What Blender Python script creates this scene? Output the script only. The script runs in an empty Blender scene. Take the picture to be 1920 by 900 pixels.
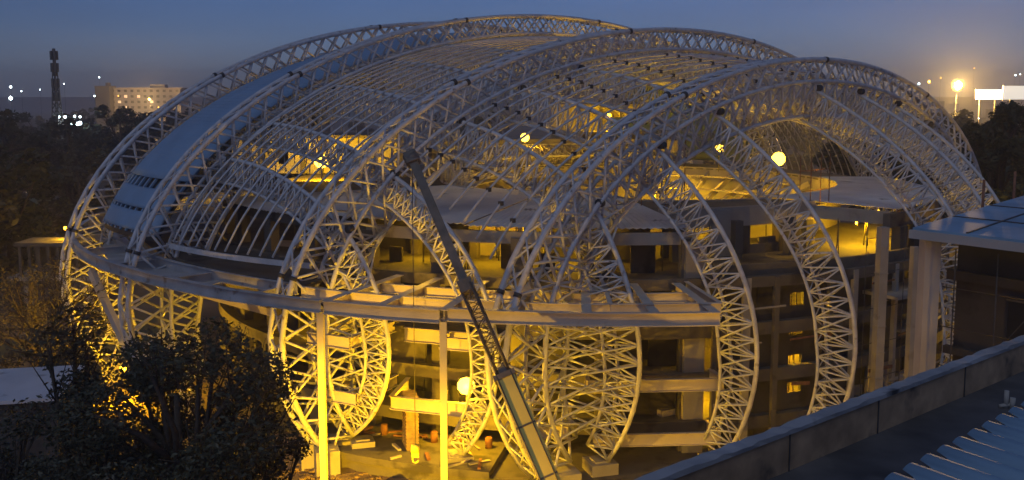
import bpy, math, random
from math import sin, cos, tan, atan2, radians as R, pi, sqrt
from mathutils import Vector as V
random.seed(7)
SC = bpy.context.scene
col = SC.collection

# ------------------------------------------------------------------ camera
CH = 31.0                                  # eye height above the site ground
cam = bpy.data.objects.new('camera', bpy.data.cameras.new('camera'))
col.objects.link(cam); SC.camera = cam
cam.location = (0, 0, CH); cam.rotation_euler = (R(90 - 6.675), 0, 0)
cam.data.sensor_width = 36; cam.data.lens = 1837.9 / 1920 * 36
cam.data.shift_y = -60 / 1920; cam.data.clip_end = 9000; cam.data.clip_start = .1

# ------------------------------------------------------------------ sky, exposure
w = bpy.data.worlds.new('World'); SC.world = w; w.use_nodes = True
nt = w.node_tree; nt.nodes.clear()
wo = nt.nodes.new('ShaderNodeOutputWorld'); bg = nt.nodes.new('ShaderNodeBackground')
sky = nt.nodes.new('ShaderNodeTexSky'); sky.sky_type = 'NISHITA'; sky.sun_disc = False
sky.sun_elevation = R(20); sky.sun_rotation = R(200)
sky.air_density = 1.0; sky.dust_density = 0.5; sky.ozone_density = 6.0
hsv = nt.nodes.new('ShaderNodeMix'); hsv.data_type = 'RGBA'; hsv.blend_type = 'MULTIPLY'
hsv.inputs['Factor'].default_value = 1.0
hsv.inputs['B'].default_value = (1.20, 1.22, 1.90, 1)
nt.links.new(sky.outputs[0], hsv.inputs['A']); tcw = nt.nodes.new('ShaderNodeTexCoord'); mpw = nt.nodes.new('ShaderNodeMapping'); mpw.inputs['Scale'].default_value = (1.2, 1.2, 7)
nz = nt.nodes.new('ShaderNodeTexNoise'); nz.inputs['Scale'].default_value = 2.2; nz.inputs['Detail'].default_value = 6
mr = nt.nodes.new('ShaderNodeMapRange'); mr.inputs['From Min'].default_value = .3; mr.inputs['From Max'].default_value = .7; mr.inputs['To Min'].default_value = .90; mr.inputs['To Max'].default_value = 1.10
vm = nt.nodes.new('ShaderNodeVectorMath'); vm.operation = 'SCALE'     # faint thin-cloud variation
nt.links.new(tcw.outputs['Generated'], mpw.inputs[0]); nt.links.new(mpw.outputs[0], nz.inputs[0]); nt.links.new(nz.outputs['Fac'], mr.inputs[0])
nt.links.new(hsv.outputs['Result'], vm.inputs[0]); nt.links.new(mr.outputs[0], vm.inputs['Scale']); nt.links.new(vm.outputs[0], bg.inputs['Color'])
bg.inputs['Strength'].default_value = 0.0235
nt.links.new(bg.outputs[0], wo.inputs[0])
sl = bpy.data.lights.new('evening_glow', 'SUN'); sl.energy = 0.38; sl.angle = R(40); sl.color = (.82, .90, 1.0)
so_ = bpy.data.objects.new('evening_glow', sl); col.objects.link(so_)
so_.rotation_euler = (R(38), 0, R(-25))
SC.view_settings.view_transform = 'Standard'; SC.view_settings.look = 'None'
SC.view_settings.exposure = 0.0; SC.view_settings.gamma = 1.0
SC.cycles.max_bounces = 6; SC.cycles.diffuse_bounces = 3; SC.cycles.glossy_bounces = 2
SC.cycles.transparent_max_bounces = 6; SC.cycles.volume_bounces = 0
SC.cycles.sample_clamp_indirect = 3.0; SC.cycles.use_denoising = True
SODIUM = (1.0, .51, .006)

# ------------------------------------------------------------------ materials
def mat(name, c, rough=.7, var=.15, scale=3.0, metal=0, spots=None, bump=0.0, spec=.4, detail=6, stretch=(1, 1, 1)):
    m = bpy.data.materials.new(name); m.use_nodes = True
    n = m.node_tree; b = n.nodes['Principled BSDF']
    tc = n.nodes.new('ShaderNodeTexCoord'); mp = n.nodes.new('ShaderNodeMapping')
    mp.inputs['Scale'].default_value = stretch
    n.links.new(tc.outputs['Object'], mp.inputs[0])
    t = n.nodes.new('ShaderNodeTexNoise'); t.inputs['Scale'].default_value = scale; t.inputs['Detail'].default_value = detail
    n.links.new(mp.outputs[0], t.inputs[0])
    r = n.nodes.new('ShaderNodeValToRGB'); r.color_ramp.elements[0].position = .3; r.color_ramp.elements[1].position = .7
    r.color_ramp.elements[0].color = [max(0, x * (1 - var)) for x in c] + [1]
    r.color_ramp.elements[1].color = [min(1, x * (1 + var)) for x in c] + [1]
    n.links.new(t.outputs['Fac'], r.inputs[0]); out = r.outputs[0]
    if spots:
        t2 = n.nodes.new('ShaderNodeTexNoise'); t2.inputs['Scale'].default_value = spots[1]; t2.inputs['Detail'].default_value = 8
        n.links.new(mp.outputs[0], t2.inputs[0])
        r2 = n.nodes.new('ShaderNodeValToRGB'); r2.color_ramp.elements[0].position = spots[2]; r2.color_ramp.elements[1].position = spots[2] + .1
        n.links.new(t2.outputs['Fac'], r2.inputs[0])
        mx = n.nodes.new('ShaderNodeMix'); mx.data_type = 'RGBA'
        n.links.new(r2.outputs[0], mx.inputs['Factor']); n.links.new(out, mx.inputs['A'])
        mx.inputs['B'].default_value = list(spots[0]) + [1]; out = mx.outputs['Result']
    n.links.new(out, b.inputs['Base Color'])
    b.inputs['Roughness'].default_value = rough; b.inputs['Metallic'].default_value = metal
    b.inputs['Specular IOR Level'].default_value = spec
    if bump:
        bp = n.nodes.new('ShaderNodeBump'); bp.inputs['Strength'].default_value = bump; bp.inputs['Distance'].default_value = .1
        n.links.new(t.outputs['Fac'], bp.inputs['Height']); n.links.new(bp.outputs[0], b.inputs['Normal'])
    return m
def emis(name, c, s):
    m = bpy.data.materials.new(name); m.use_nodes = True; b = m.node_tree.nodes['Principled BSDF']
    b.inputs['Base Color'].default_value = (*c, 1); b.inputs['Emission Color'].default_value = (*c, 1)
    b.inputs['Emission Strength'].default_value = s
    return m
M = dict(
 steel=mat('painted_steel', (.50, .51, .52), .45, .18, 1.2, spots=((.20, .17, .14), 1.6, .62)),
 steel2=mat('primer_steel', (.50, .49, .47), .5, .2, 1.0, spots=((.28, .22, .17), .9, .62)),
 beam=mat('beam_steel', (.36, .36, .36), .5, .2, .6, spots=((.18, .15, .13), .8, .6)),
 beamlit=mat('lit_beam_steel', (.50, .45, .38), .5, .12, .5, spots=((.25, .2, .15), .7, .66)),  # paler, warmer copy of the beam steel, lamp light put into the colour
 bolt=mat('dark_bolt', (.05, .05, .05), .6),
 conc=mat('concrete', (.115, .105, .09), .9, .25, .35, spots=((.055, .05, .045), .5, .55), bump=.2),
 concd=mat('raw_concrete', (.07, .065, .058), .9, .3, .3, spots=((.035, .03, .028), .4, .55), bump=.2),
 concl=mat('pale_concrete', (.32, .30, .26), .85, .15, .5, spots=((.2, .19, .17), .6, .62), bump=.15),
 sheet=mat('galvanised_sheet', (.60, .60, .60), .5, .15, .25, metal=.0, spots=((.12, .12, .12), .35, .64)),
 blue=mat('blue_sheet', (.21, .32, .44), .5, .10, .3, spots=((.19, .29, .40), .15, .6)),
 slate=mat('blue_roof_sheet', (.22, .34, .43), .55, .2, .4, spots=((.15, .24, .32), .5, .62)),
 ground=mat('bare_earth', (.15, .11, .075), .95, .35, .08, spots=((.06, .07, .035), .03, .52), bump=.5),
 dirt=mat('site_earth', (.22, .155, .10), .95, .35, .5, spots=((.12, .085, .055), .8, .55), bump=.8),
 bark=mat('bark', (.07, .055, .04), .9, .3, 4),
 leaf=mat('leaf', (.062, .064, .034), .55, .5, 1.4, spots=((.11, .095, .055), .6, .58)),
 leaf2=mat('dark_leaf', (.030, .040, .020), .7, .3, .3),
 leaf3=mat('dry_leaf', (.10, .085, .045), .7, .3, .5),
 brick=mat('brick', (.28, .20, .14), .9, .3, 2),
 roofd=mat('dark_roof', (.085, .08, .075), .8, .5, .6, spots=((.16, .15, .14), .45, .56), bump=.25),
 par=mat('parapet_plaster', (.44, .29, .16), .9, .3, 1.6, spots=((.12, .09, .06), .8, .54), bump=.3),
 parcap=mat('parapet_cap', (.36, .36, .35), .8, .3, .6, spots=((.05, .05, .05), .9, .58), bump=.3),
 white=mat('pale_render', (.46, .42, .36), .8, .15, .3),
 glassd=mat('dark_glass', (.03, .032, .035), .25, .3, .5),
 black=mat('dark_iron', (.06, .055, .05), .6, .4, 2),
 crane=mat('crane_paint', (.62, .52, .10), .45, .12, .5, spots=((.25, .16, .06), .7, .66)),
 craned=mat('crane_boom_steel', (.10, .085, .07), .5, .4, 1),
 rust=mat('rusty_pipe', (.20, .09, .05), .8, .3, 3),
 city=mat('far_render', (.11, .105, .10), .9, .25, .05),
 cityw=mat('far_white_render', (.30, .28, .27), .9, .15, .05),
 tarred=mat('red_roof', (.35, .08, .05), .8, .2, .1),
)
E_SOD = emis('sodium_bulb', (1, .56, .035), 12)
E_SODFAR = emis('far_sodium_bulb', (1, .50, .08), 5)
E_COOL = emis('cool_bulb', (.75, .95, 1.0), 12)
E_WARM = emis('warm_window', (1, .72, .42), .8)
E_SIGN = emis('lit_sign', (1, .80, .62), 3.5)

# ------------------------------------------------------------------ scene tree helpers
def tag(o, label=None, cat=None, group=None, kind=None):
    if label: o['label'] = label
    if cat: o['category'] = cat
    if group: o['group'] = group
    if kind: o['kind'] = kind
    return o
def empty(name, loc=(0, 0, 0), label=None, cat=None, group=None, rz=0):
    o = bpy.data.objects.new(name, None); col.objects.link(o); o.location = loc; o.rotation_euler[2] = rz
    return tag(o, label, cat, group)
class MB:
    def __init__(s): s.v = []; s.f = []; s.sm = []
    def tube(s, a, b, r, n=6, r2=None):
        a = V(a); b = V(b); d = b - a
        if d.length < 1e-6: return
        d.normalize(); u = d.cross(V((0, 0, 1)))
        if u.length < .05: u = d.cross(V((1, 0, 0)))
        u.normalize(); w_ = d.cross(u); k = len(s.v); r2 = r if r2 is None else r2
        for p, rr in ((a, r), (b, r2)):
            for i in range(n):
                t = 2 * pi * i / n; s.v.append(p + u * (rr * cos(t)) + w_ * (rr * sin(t)))
        for i in range(n):
            j = (i + 1) % n; s.f.append((k + i, k + j, k + n + j, k + n + i)); s.sm.append(True)
        s.f.append(tuple(k + i for i in range(n))[::-1]); s.f.append(tuple(k + n + i for i in range(n))); s.sm += [False, False]
    def sweep(s, pts, r, n=8):
        P = [V(p) for p in pts]; k = len(s.v); m = len(P); u = None
        for i, p in enumerate(P):
            d = (P[min(i + 1, m - 1)] - P[max(i - 1, 0)]).normalized()
            if u is None:
                u = d.cross(V((0, 0, 1)));
                if u.length < .05: u = d.cross(V((1, 0, 0)))
            u = (u - d * u.dot(d)).normalized(); w_ = d.cross(u); rr = r[i] if isinstance(r, (list, tuple)) else r
            for q in range(n):
                t = 2 * pi * q / n; s.v.append(p + u * (rr * cos(t)) + w_ * (rr * sin(t)))
        for i in range(m - 1):
            for q in range(n):
                j = (q + 1) % n; a = k + i * n
                s.f.append((a + q, a + j, a + n + j, a + n + q)); s.sm.append(True)
        s.f.append(tuple(k + i for i in range(n))[::-1]); s.f.append(tuple(k + (m - 1) * n + i for i in range(n))); s.sm += [False, False]
    def box(s, c, size, rz=0, rx=0):
        cx, cy, cz = c; a, b, h = [q / 2 for q in size]; k = len(s.v)
        for z in (-h, h):
            for x, y in ((-a, -b), (a, -b), (a, b), (-a, b)):
                s.v.append(V((cx + x * cos(rz) - y * sin(rz), cy + x * sin(rz) + y * cos(rz), cz + z)))
        for f in ((3, 2, 1, 0), (4, 5, 6, 7), (0, 1, 5, 4), (1, 2, 6, 5), (2, 3, 7, 6), (3, 0, 4, 7)):
            s.f.append(tuple(k + q for q in f)); s.sm.append(False)
    def bar(s, a, b, w_, h, up=(0, 0, 1)):
        a = V(a); b = V(b); d = (b - a).normalized(); sd = d.cross(V(up))
        if sd.length < .01: sd = d.cross(V((1, 0, 0)))
        sd.normalize(); u = sd.cross(d); k = len(s.v)
        for p in (a, b):
            for x, y in ((-1, -1), (1, -1), (1, 1), (-1, 1)): s.v.append(p + sd * (x * w_ / 2) + u * (y * h / 2))
        for f in ((3, 2, 1, 0), (4, 5, 6, 7), (0, 1, 5, 4), (1, 2, 6, 5), (2, 3, 7, 6), (3, 0, 4, 7)):
            s.f.append(tuple(k + q for q in f)); s.sm.append(False)
    def ibeam(s, a, b, w_, h, t=.06):
        a = V(a); b = V(b); d = (b - a).normalized(); u = d.cross(V((0, 0, 1))).normalized().cross(d)
        if u.z < 0: u = -u
        s.bar(a + u * (h / 2 - t / 2), b + u * (h / 2 - t / 2), w_, t); s.bar(a - u * (h / 2 - t / 2), b - u * (h / 2 - t / 2), w_, t)
        s.bar(a, b, t * .8, h - 2 * t - .004)
    def prism(s, pts, z0, z1):
        k = len(s.v); m = len(pts)
        for z in (z0, z1):
            for p in pts: s.v.append(V((p[0], p[1], z if not callable(z) else z(p))))
        s.f.append(tuple(k + i for i in range(m))[::-1]); s.f.append(tuple(k + m + i for i in range(m))); s.sm += [False] * 2
        for i in range(m):
            j = (i + 1) % m; s.f.append((k + i, k + j, k + m + j, k + m + i)); s.sm.append(False)
    def grid(s, rows, smooth=False):
        k = len(s.v); n = len(rows[0])
        for r in rows: s.v += [V(p) for p in r]
        for i in range(len(rows) - 1):
            for j in range(n - 1):
                s.f.append((k + i * n + j, k + i * n + j + 1, k + (i + 1) * n + j + 1, k + (i + 1) * n + j)); s.sm.append(smooth)
    def sector(s, r0, r1, z0, z1, t0, t1, n=None, C=None):
        C = C or CC; n = n or max(2, int(abs(t1 - t0) / 3))
        def pt(r, t): r = r(t) if callable(r) else r; return (C[0] + r * sin(R(t)), C[1] - r * cos(R(t)))
        k = len(s.v)
        for i in range(n + 1):
            t = t0 + (t1 - t0) * i / n
            for r in (r0, r1):
                x, y = pt(r, t)
                for z in (z0, z1): s.v.append(V((x, y, z)))
        for i in range(n):
            a = k + 4 * i; b = a + 4     # 0:r0z0 1:r0z1 2:r1z0 3:r1z1
            s.f += [(a + 1, b + 1, b + 3, a + 3), (a, a + 2, b + 2, b), (a, b, b + 1, a + 1), (a + 2, a + 3, b + 3, b + 2)]; s.sm += [False] * 4
        s.f += [(k, k + 1, k + 3, k + 2), (k + 4 * n, k + 4 * n + 2, k + 4 * n + 3, k + 4 * n + 1)]; s.sm += [False] * 2
    def build(s, name, m, parent=None, solid=0):
        me = bpy.data.meshes.new(name); 
        off = V((0, 0, 0))
        if parent is not None:
            off = V(parent.location)
            if parent.parent is not None: off = off + V(parent.parent.location)
        me.from_pydata([tuple(p - off) for p in s.v], [], s.f)
        me.polygons.foreach_set('use_smooth', s.sm[:len(me.polygons)]); me.materials.append(m if not isinstance(m, str) else M[m]); me.update()
        o = bpy.data.objects.new(name, me); col.objects.link(o)
        if parent is not None: o.parent = parent
        if solid:
            md = o.modifiers.new('thickness', 'SOLIDIFY'); md.thickness = solid
        return o
def copy_tree(o, parent=None):
    c = o.copy(); col.objects.link(c)
    if parent is not None: c.parent = parent
    for ch in o.children: copy_tree(ch, c)
    return c

# ------------------------------------------------------------------ dome geometry (metres; s along the arches, o across them)
PH = R(43.127); D = (cos(PH), sin(PH)); N = (-sin(PH), cos(PH)); CC = (8.537, 121.386); ZC = 10.75
LS, LN, HZ = 50.0, 49.239, 27.951
OA = {1: 22.956, 2: 4.688, 3: -15.355, 4: -31.805}
KO = [-49, -31.8, -15.36, 4.69, 22.96, 34]; KA = [1.0, 1.057, 1.025, 1.058, 1.168, 1.18]; KC = [1.0, .974, .918, .968, 1.092, 1.1]
def lerp(x, xs, ys):
    if x <= xs[0]: return ys[0]
    for i in range(len(xs) - 1):
        if x <= xs[i + 1]: return ys[i] + (ys[i + 1] - ys[i]) * (x - xs[i]) / (xs[i + 1] - xs[i])
    return ys[-1]
def W(s, o, z): return V((CC[0] + s * D[0] + o * N[0], CC[1] + s * D[1] + o * N[1], z))
def ac(o):
    q = sqrt(max(.0004, 1 - (o / LN) ** 2)); return LS * q * lerp(o, KO, KA), HZ * q * lerp(o, KO, KC)
def zs(s, o):
    a, c = ac(o); return ZC + c * sqrt(max(0, 1 - (s / a) ** 2))
def resample(P, step):
    L = [0]
    for i in range(1, len(P)): L.append(L[-1] + (P[i] - P[i - 1]).length)
    n = max(2, round(L[-1] / step)); out = []; j = 0
    for k in range(n + 1):
        t = L[-1] * k / n
        while j < len(L) - 2 and L[j + 1] < t: j += 1
        out.append(P[j].lerp(P[j + 1], (t - L[j]) / max(1e-9, L[j + 1] - L[j])))
    return out
def normals(P, inside):
    out = []
    for i in range(len(P)):
        d = (P[min(i + 1, len(P) - 1)] - P[max(0, i - 1)]).normalized()
        r = P[i] - inside; n = (r - d * r.dot(d)); n = n.normalized() if n.length > 0 else V((0, 0, 1)); out.append(n)
    return out
def face(mb, A, B, r, mode='x', ph=0):
    n = len(A)
    for i in range(n - 1):
        if mode == 'x':
            mb.tube(A[i], B[i + 1], r); mb.tube(B[i], A[i + 1], r)
        elif mode == 'xs':
            mb.tube(A[i], B[i + 1], r); mb.tube(B[i], A[i + 1], r); mb.tube(A[i], B[i], r)
        elif mode == 'z':
            if (i + ph) % 2: mb.tube(A[i], B[i + 1], r)
            else: mb.tube(B[i], A[i + 1], r)
            mb.tube(A[i], B[i], r * .9)

arch_lab = {1: 'farthest of the four big lattice arches, its left side edging the blue roof sheet',
            2: 'big steel lattice arch crowning the dome, between blue sheeting and open roof bay',
            3: 'big steel lattice arch whose left leg lands behind the left steel post',
            4: 'nearest big steel lattice arch, springing up right of the crane boom'}
ARCH = {}
for i in (1, 2, 3, 4):
    o = OA[i]; a, c = ac(o); zb = 2.4
    t0 = -math.asin((ZC - zb) / c)
    path = [W(-a * cos(t), o, ZC + c * sin(t)) for t in [t0 + (pi - 2 * t0) * k / 400 for k in range(401)]]
    P = resample(path, 2.0); nr = normals(P, W(0, o, ZC - 6)); sd = V((N[0], N[1], 0))
    tp = [0.62 + .38 * min(1, max(0, (p.z - 2.4) / 9)) for p in P]
    up = 2.75; dn = 3.4; hw = .9
    lg = [1.25 - 1.9 * max(0, n.z) ** 1.5 for n in nr]     # the truss is deeper on its legs than at the crown
    P0 = P; P = [p - n * (g * k) for p, n, g, k in zip(P0, nr, lg, tp)]
    Cn = [p + n * (up * k) - sd * hw for p, n, k in zip(P0, nr, tp)]; Cf = [p + n * (up * k) + sd * hw for p, n, k in zip(P0, nr, tp)]
    Mn = [p - sd * hw * 1.15 for p in P]; Mf = [p + sd * hw * 1.15 for p in P]
    Bt = [p - n * (dn * k) for p, n, k in zip(P, nr, tp)]
    e = empty('truss_arch', W(-a * cos(t0), o, 0), arch_lab[i], 'truss arch', 'main arch trusses of the dome')
    ARCH[i] = (e, Mn, Bt)
    def half(A): return [(A[k] + A[min(k + 1, len(A) - 1)]) / 2 for k in range(len(A))]
    for A, r in ((Cn, .24), (Cf, .24), (Mn, .21), (Mf, .18), (Bt, .22)):
        mb = MB(); mb.sweep(A, r); mb.build('chord', 'steel', e)
    mb = MB(); face(mb, Cn, Mn, .115, 'x'); face(mb, half(Cf), half(Mf), .11, 'x'); mb.build('lattice', 'steel', e)
    mb = MB(); face(mb, Mn, Bt, .115, 'x'); face(mb, half(Mf), half(Bt), .105, 'x'); mb.build('lattice', 'steel', e)
    mb = MB(); face(mb, Cn, Cf, .085, 'x'); face(mb, Mn, Mf, .08, 'z'); mb.build('lattice', 'steel', e)
    # splice collars with bolts along the top chord
    for k in range(7, len(P) - 6, 11):
        for A in (Cn, Cf):
            d = (A[k + 1] - A[k]).normalized(); mb = MB(); mb.tube(A[k] - d * .16, A[k] + d * .16, .31, 10); mb.build('splice_collar', 'bolt', e)

# cross ribs: from the near foot over arch 4 to arch 1
RIBS = [(-45.0, 3, 'short curved rib truss landing beside the left leg of the third arch'),
        (-40.4, 3, 'curved rib truss dropping behind the crane boom to a foot near the lamp'),
        (-33.1, 4, 'curved rib truss bulging right beside the nearest arch foot, first right of the crane'),
        (-25.65, 4, 'curved rib truss descending past the end of the grey ring beam'),
        (-17.65, 4, 'curved rib truss descending in front of the column of lit stair windows'),
        (-1.25, 4, 'curved rib truss leaving the crown of the nearest arch, falling toward the neighbour roof'),
        (7.3, 4, 'curved rib truss just right of the crown rib, ending behind the blue neighbour roof'),
        (15.8, 4, 'curved rib truss low on the right flank of the nearest arch'),
        (24.0, 4, 'rib truss far down the right flank of the dome, behind the neighbour building'),
        (32.0, 4, 'last rib truss at the right end of the dome, near the yellow-lit haze')]
bm_nodes = []
for s, st, lab in RIBS:
    q = sqrt(1 - (s / LS) ** 2); A_, C_ = LN * q, HZ * q; oj = OA[st]
    t0 = -math.asin(min(.95, (ZC - 2.4) / C_)); tj = math.acos(min(1, -oj / A_)); zj = ZC + C_ * sin(tj); dz = zs(s, oj) - zj
    path = []
    for k in range(121):
        t = t0 + (tj - t0) * k / 120; z = ZC + C_ * sin(t)
        if z > ZC: z += dz * ((z - ZC) / max(.1, zj - ZC)) ** 2
        path.append(W(s, -A_ * cos(t), z))
    jn = len(path)
    for k in range(1, 121):
        o = oj + (OA[1] - oj) * k / 120
        if abs(s) < ac(o)[0] - .5: path.append(W(s, o, zs(s, o)))
    P = resample(path, 1.3); nr = normals(P, W(s, 0, ZC - 6)); sd = V((D[0], D[1], 0))
    tp = [0.62 + .38 * min(1, max(0, (p.z - 2.4) / 9)) for p in P]
    dp = 3.0 if s > -39 else 2.2
    O_ = P; I1 = [p - n * dp * k - sd * .75 for p, n, k in zip(P, nr, tp)]; I2 = [p - n * dp * k + sd * .75 for p, n, k in zip(P, nr, tp)]
    e = empty('rib_truss', (path[0].x, path[0].y, 0), lab, 'rib truss', 'cross rib trusses of the dome')
    mb = MB(); mb.sweep(O_, .19); mb.build('chord', 'steel', e)
    for A in (I1, I2): mb = MB(); mb.sweep(A, .14); mb.build('chord', 'steel', e)
    mb = MB(); face(mb, O_, I1, .075, 'xs'); face(mb, O_, I2, .075, 'z'); face(mb, I1, I2, .06, 'z'); mb.build('lattice', 'steel', e)
    for i in (2, 3, 4):
        if abs(s) < ac(OA[i])[0] and (i <= st):
            p = W(s, OA[i] - .95, zs(s, OA[i])); mb = MB()
            mb.tube(p - V((D[0], D[1], 0)) * .3, p + V((D[0], D[1], 0)) * .3, .3, 10); mb.tube(p - V((0, 0, .3)), p + V((0, 0, .3)), .24, 10); mb.build('node_clamp', 'bolt', e)
    for ai, sr in ((4, -33.1), (3, -45.0)):            # bracing that ties the arch leg and this rib into one foot
        if s == sr:
            ea, Mn, Bt = ARCH[ai]; zt = 24 if ai == 4 else 21
            mb = MB()
            for A, Bc, off in ((Bt, I1, 0), (Mn, I2, .5), (Bt, O_, .3)):
                up_ = []; h_ = len(A) // 2
                def at_z(Q, z, lim):
                    for q in range(min(lim, len(Q) - 1)):
                        if Q[q].z <= z <= Q[q + 1].z: return Q[q].lerp(Q[q + 1], (z - Q[q].z) / (Q[q + 1].z - Q[q].z))
                    return None
                z = 2.9 + off; L1 = []; L2 = []
                while z < zt:
                    p1 = at_z(A, z, h_); p2 = at_z(Bc, z, len(Bc) // 2); z += 1.5
                    if p1 is None or p2 is None or (p1 - p2).length > (13 if ai == 4 else 9): continue
                    L1.append(p1); L2.append(p2)
                if len(L1) > 2: face(mb, L1, L2, .085, 'x')
            if mb.v: mb.build('leg_bracing', 'steel', e)

def proj(x, y, z):
    p = R(6.675); Z = z - CH; yc = y * cos(p) - Z * sin(p); zc = Z * cos(p) + y * sin(p); return 960 + 1837.9 * x / yc, 390 - 1837.9 * zc / yc
ONES = 'zeroth first second third fourth fifth sixth seventh eighth ninth tenth eleventh twelfth thirteenth fourteenth fifteenth sixteenth seventeenth eighteenth nineteenth'.split()
TENS = ['', '', 'twenty', 'thirty', 'forty', 'fifty', 'sixty', 'seventy', 'eighty']
def nth(n):
    if n < 20: return ONES[n]
    return TENS[n // 10][:-1] + 'ieth' if n % 10 == 0 else TENS[n // 10] + '-' + ONES[n % 10]
ORD = ['first', 'second', 'third', 'fourth', 'fifth', 'sixth', 'seventh', 'eighth', 'ninth', 'tenth', 'eleventh', 'twelfth', 'thirteenth', 'fourteenth', 'fifteenth', 'sixteenth']
# purlins
def purlin(o, s0, s1, lab, grp, r=.11, lift=.25, hang=False):
    n = 70; pts = [W(s0 + (s1 - s0) * k / n, o, zs(s0 + (s1 - s0) * k / n, o) + lift) for k in range(n + 1)]
    P = resample(pts, 1.2)
    e = empty('purlin', P[0], lab, 'purlin', grp)
    mb = MB(); mb.sweep(P, r, 4)
    for k in range(1, len(P) - 1):
        if hang and P[k].z > 24: mb.tube(P[k], P[k] - V((0, 0, .85)), .045, 4)
    mb.build('pipe', 'steel', e)
    if not hang:
        for k in range(3, len(P) - 1, 7): mb = MB(); mb.box(P[k], (.32, .32, .34), PH); mb.build('clamp', 'bolt', e)
def s_at(o, z):
    a, c = ac(o); return a * sqrt(max(0, 1 - ((z - ZC) / c) ** 2))
EDGE_A = []
for k in range(13):
    o = -13.3 + 16.6 * k / 12; sl_ = s_at(o, 17.2)
    purlin(o, -sl_, sl_, '%s long purlin from the third arch toward the crowning arch' % ORD[k],
           'purlins in the open bay between second and third arch', hang=True)
    EDGE_A.append(W(-sl_ - .15, o, 17.2))
for k in range(9):
    o = -17.2 - 12.6 * k / 8; s0 = min(40.4, ac(o)[0] - 1.2)
    purlin(o, -s0, s0, '%s long purlin from the third arch toward the nearest arch' % ORD[k],
           'purlins in the bay between third and nearest arch', r=.12)
mb = MB()
EA = [W(-s_at(o, 17.2) - .15, o, 17.1) for o in [-14.4 + 18.6 * k / 20 for k in range(21)]]
for a_, b_ in zip(EA[:-1], EA[1:]): mb.bar(a_, b_, .3, .42)
eb = mb.build('edge_beam', 'steel'); tag(eb, 'curved steel edge beam catching the lower purlin ends above the dark deck', 'edge beam')
mb = MB(); EA = [W(s_at(o, 17.2) + .15, o, 17.1) for o in [-14.4 + 18.6 * k / 20 for k in range(21)]]
for a_, b_ in zip(EA[:-1], EA[1:]): mb.bar(a_, b_, .3, .42)
eb = mb.build('edge_beam', 'steel'); tag(eb, 'far curved steel edge beam at the right ends of the purlins', 'edge beam')

# blue cladding between arch 2 and arch 1
e = empty('roof_cladding', W(-48, 14, 17), 'curved blue metal roof sheeting filling the bay behind the crowning arch', 'roof cladding')
def clad(zl0, zl1, name, m='blue', end=None, ribs=True):
    rows = []
    os_ = [6.2 + 14.2 * k / 76 for k in range(77)]
    ns = 90 if end is not None else 6
    for j in range(ns + 1):
        row = []
        for k, o in enumerate(os_):
            a, c = ac(o)
            ta = math.asin(min(.99, (zl0 - ZC) / c)); tb = math.asin(min(.999, (zl1 - ZC) / c)) if end is None else pi - math.asin((end - ZC) / c)
            t = ta + (tb - ta) * j / ns
            row.append(W(-a * cos(t), o, ZC + c * sin(t) + .5))
        rows.append(row)
    mb = MB(); mb.grid(rows, True); return mb.build(name, m, e, solid=.08)
clad(22.1, 0, 'main_sheet', end=19)
clad(19.4, 21.2, 'lower_sheet')
clad(17.4, 19.1, 'eaves_sheet')
backing = clad(17.4, 23.0, 'dark_backing_sheet', 'bolt'); backing.location = (0, 0, -.75)  # added dark backing so the gaps between the sheets read as shade
mb = MB()     # standing seams across the sheet
for j in range(150):
    pts = []
    for k in range(13):
        o = 6.2 + 14.2 * k / 12; a, c = ac(o); ta = math.asin((22.7 - ZC) / c); tb = pi - math.asin((20 - ZC) / c); t = ta + (tb - ta) * j / 149
        pts.append(W(-a * cos(t), o, ZC + c * sin(t) + .56))
    for p, q in zip(pts[:-1], pts[1:]): mb.bar(p, q, .06, .07)
mb.build('standing_seam', 'blue', e)
mb = MB()
for k in range(11):
    o = 6.6 + 14.4 * k / 10; a, c = ac(o)
    pts = [W(-a * cos(t), o, ZC + c * sin(t) + .25) for t in [math.asin((17.4 - ZC) / c) + .28 * j / 8 for j in range(9)]]
    for p, q in zip(pts[:-1], pts[1:]): mb.bar(p, q, .3, .2)
mb.build('rafter', 'blue', e)

# ------------------------------------------------------------------ ring beam
RT = [(-150, 60), (-125, 60), (-105, 60.5), (-92, 60.5), (-80, 59), (-66, 57.5), (-50, 56), (-40, 55.5), (40, 55.5)]
def rr(t): return lerp(t, [q[0] for q in RT], [q[1] for q in RT])
def PT(r, t, z): return V((CC[0] + r * sin(R(t)), CC[1] - r * cos(R(t)), z))
e = empty('ring_beam', PT(55.5, -20, 0), 'curved steel ring beam circling the dome on tall posts, its right end cut off', 'ring beam')
RZ = 15.45
def ribbon(name, off, h, w_, t0, t1, step, m, z=RZ):
    mb = MB(); n = round((t1 - t0) / step); pts = [PT(rr(t0 + (t1 - t0) * k / n) - off, t0 + (t1 - t0) * k / n, z) for k in range(n + 1)]
    for a_, b_ in zip(pts[:-1], pts[1:]): mb.ibeam(a_, b_, w_, h)
    return mb.build(name, m, e)
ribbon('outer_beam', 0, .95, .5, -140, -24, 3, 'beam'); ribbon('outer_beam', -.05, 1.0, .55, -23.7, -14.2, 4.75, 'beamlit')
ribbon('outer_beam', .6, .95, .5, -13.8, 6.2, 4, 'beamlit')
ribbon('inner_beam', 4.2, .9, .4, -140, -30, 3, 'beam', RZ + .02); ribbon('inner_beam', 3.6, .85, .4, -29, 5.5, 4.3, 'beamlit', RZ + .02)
mb = MB()
for k in range(11):
    t = -138 + k * 10.7
    mb.ibeam(PT(rr(t) - .3, t, RZ - .03), PT(rr(t) - 3.95, t, RZ - .03), .35, .7)
mb.build('cross_beam', 'beam', e)
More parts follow.
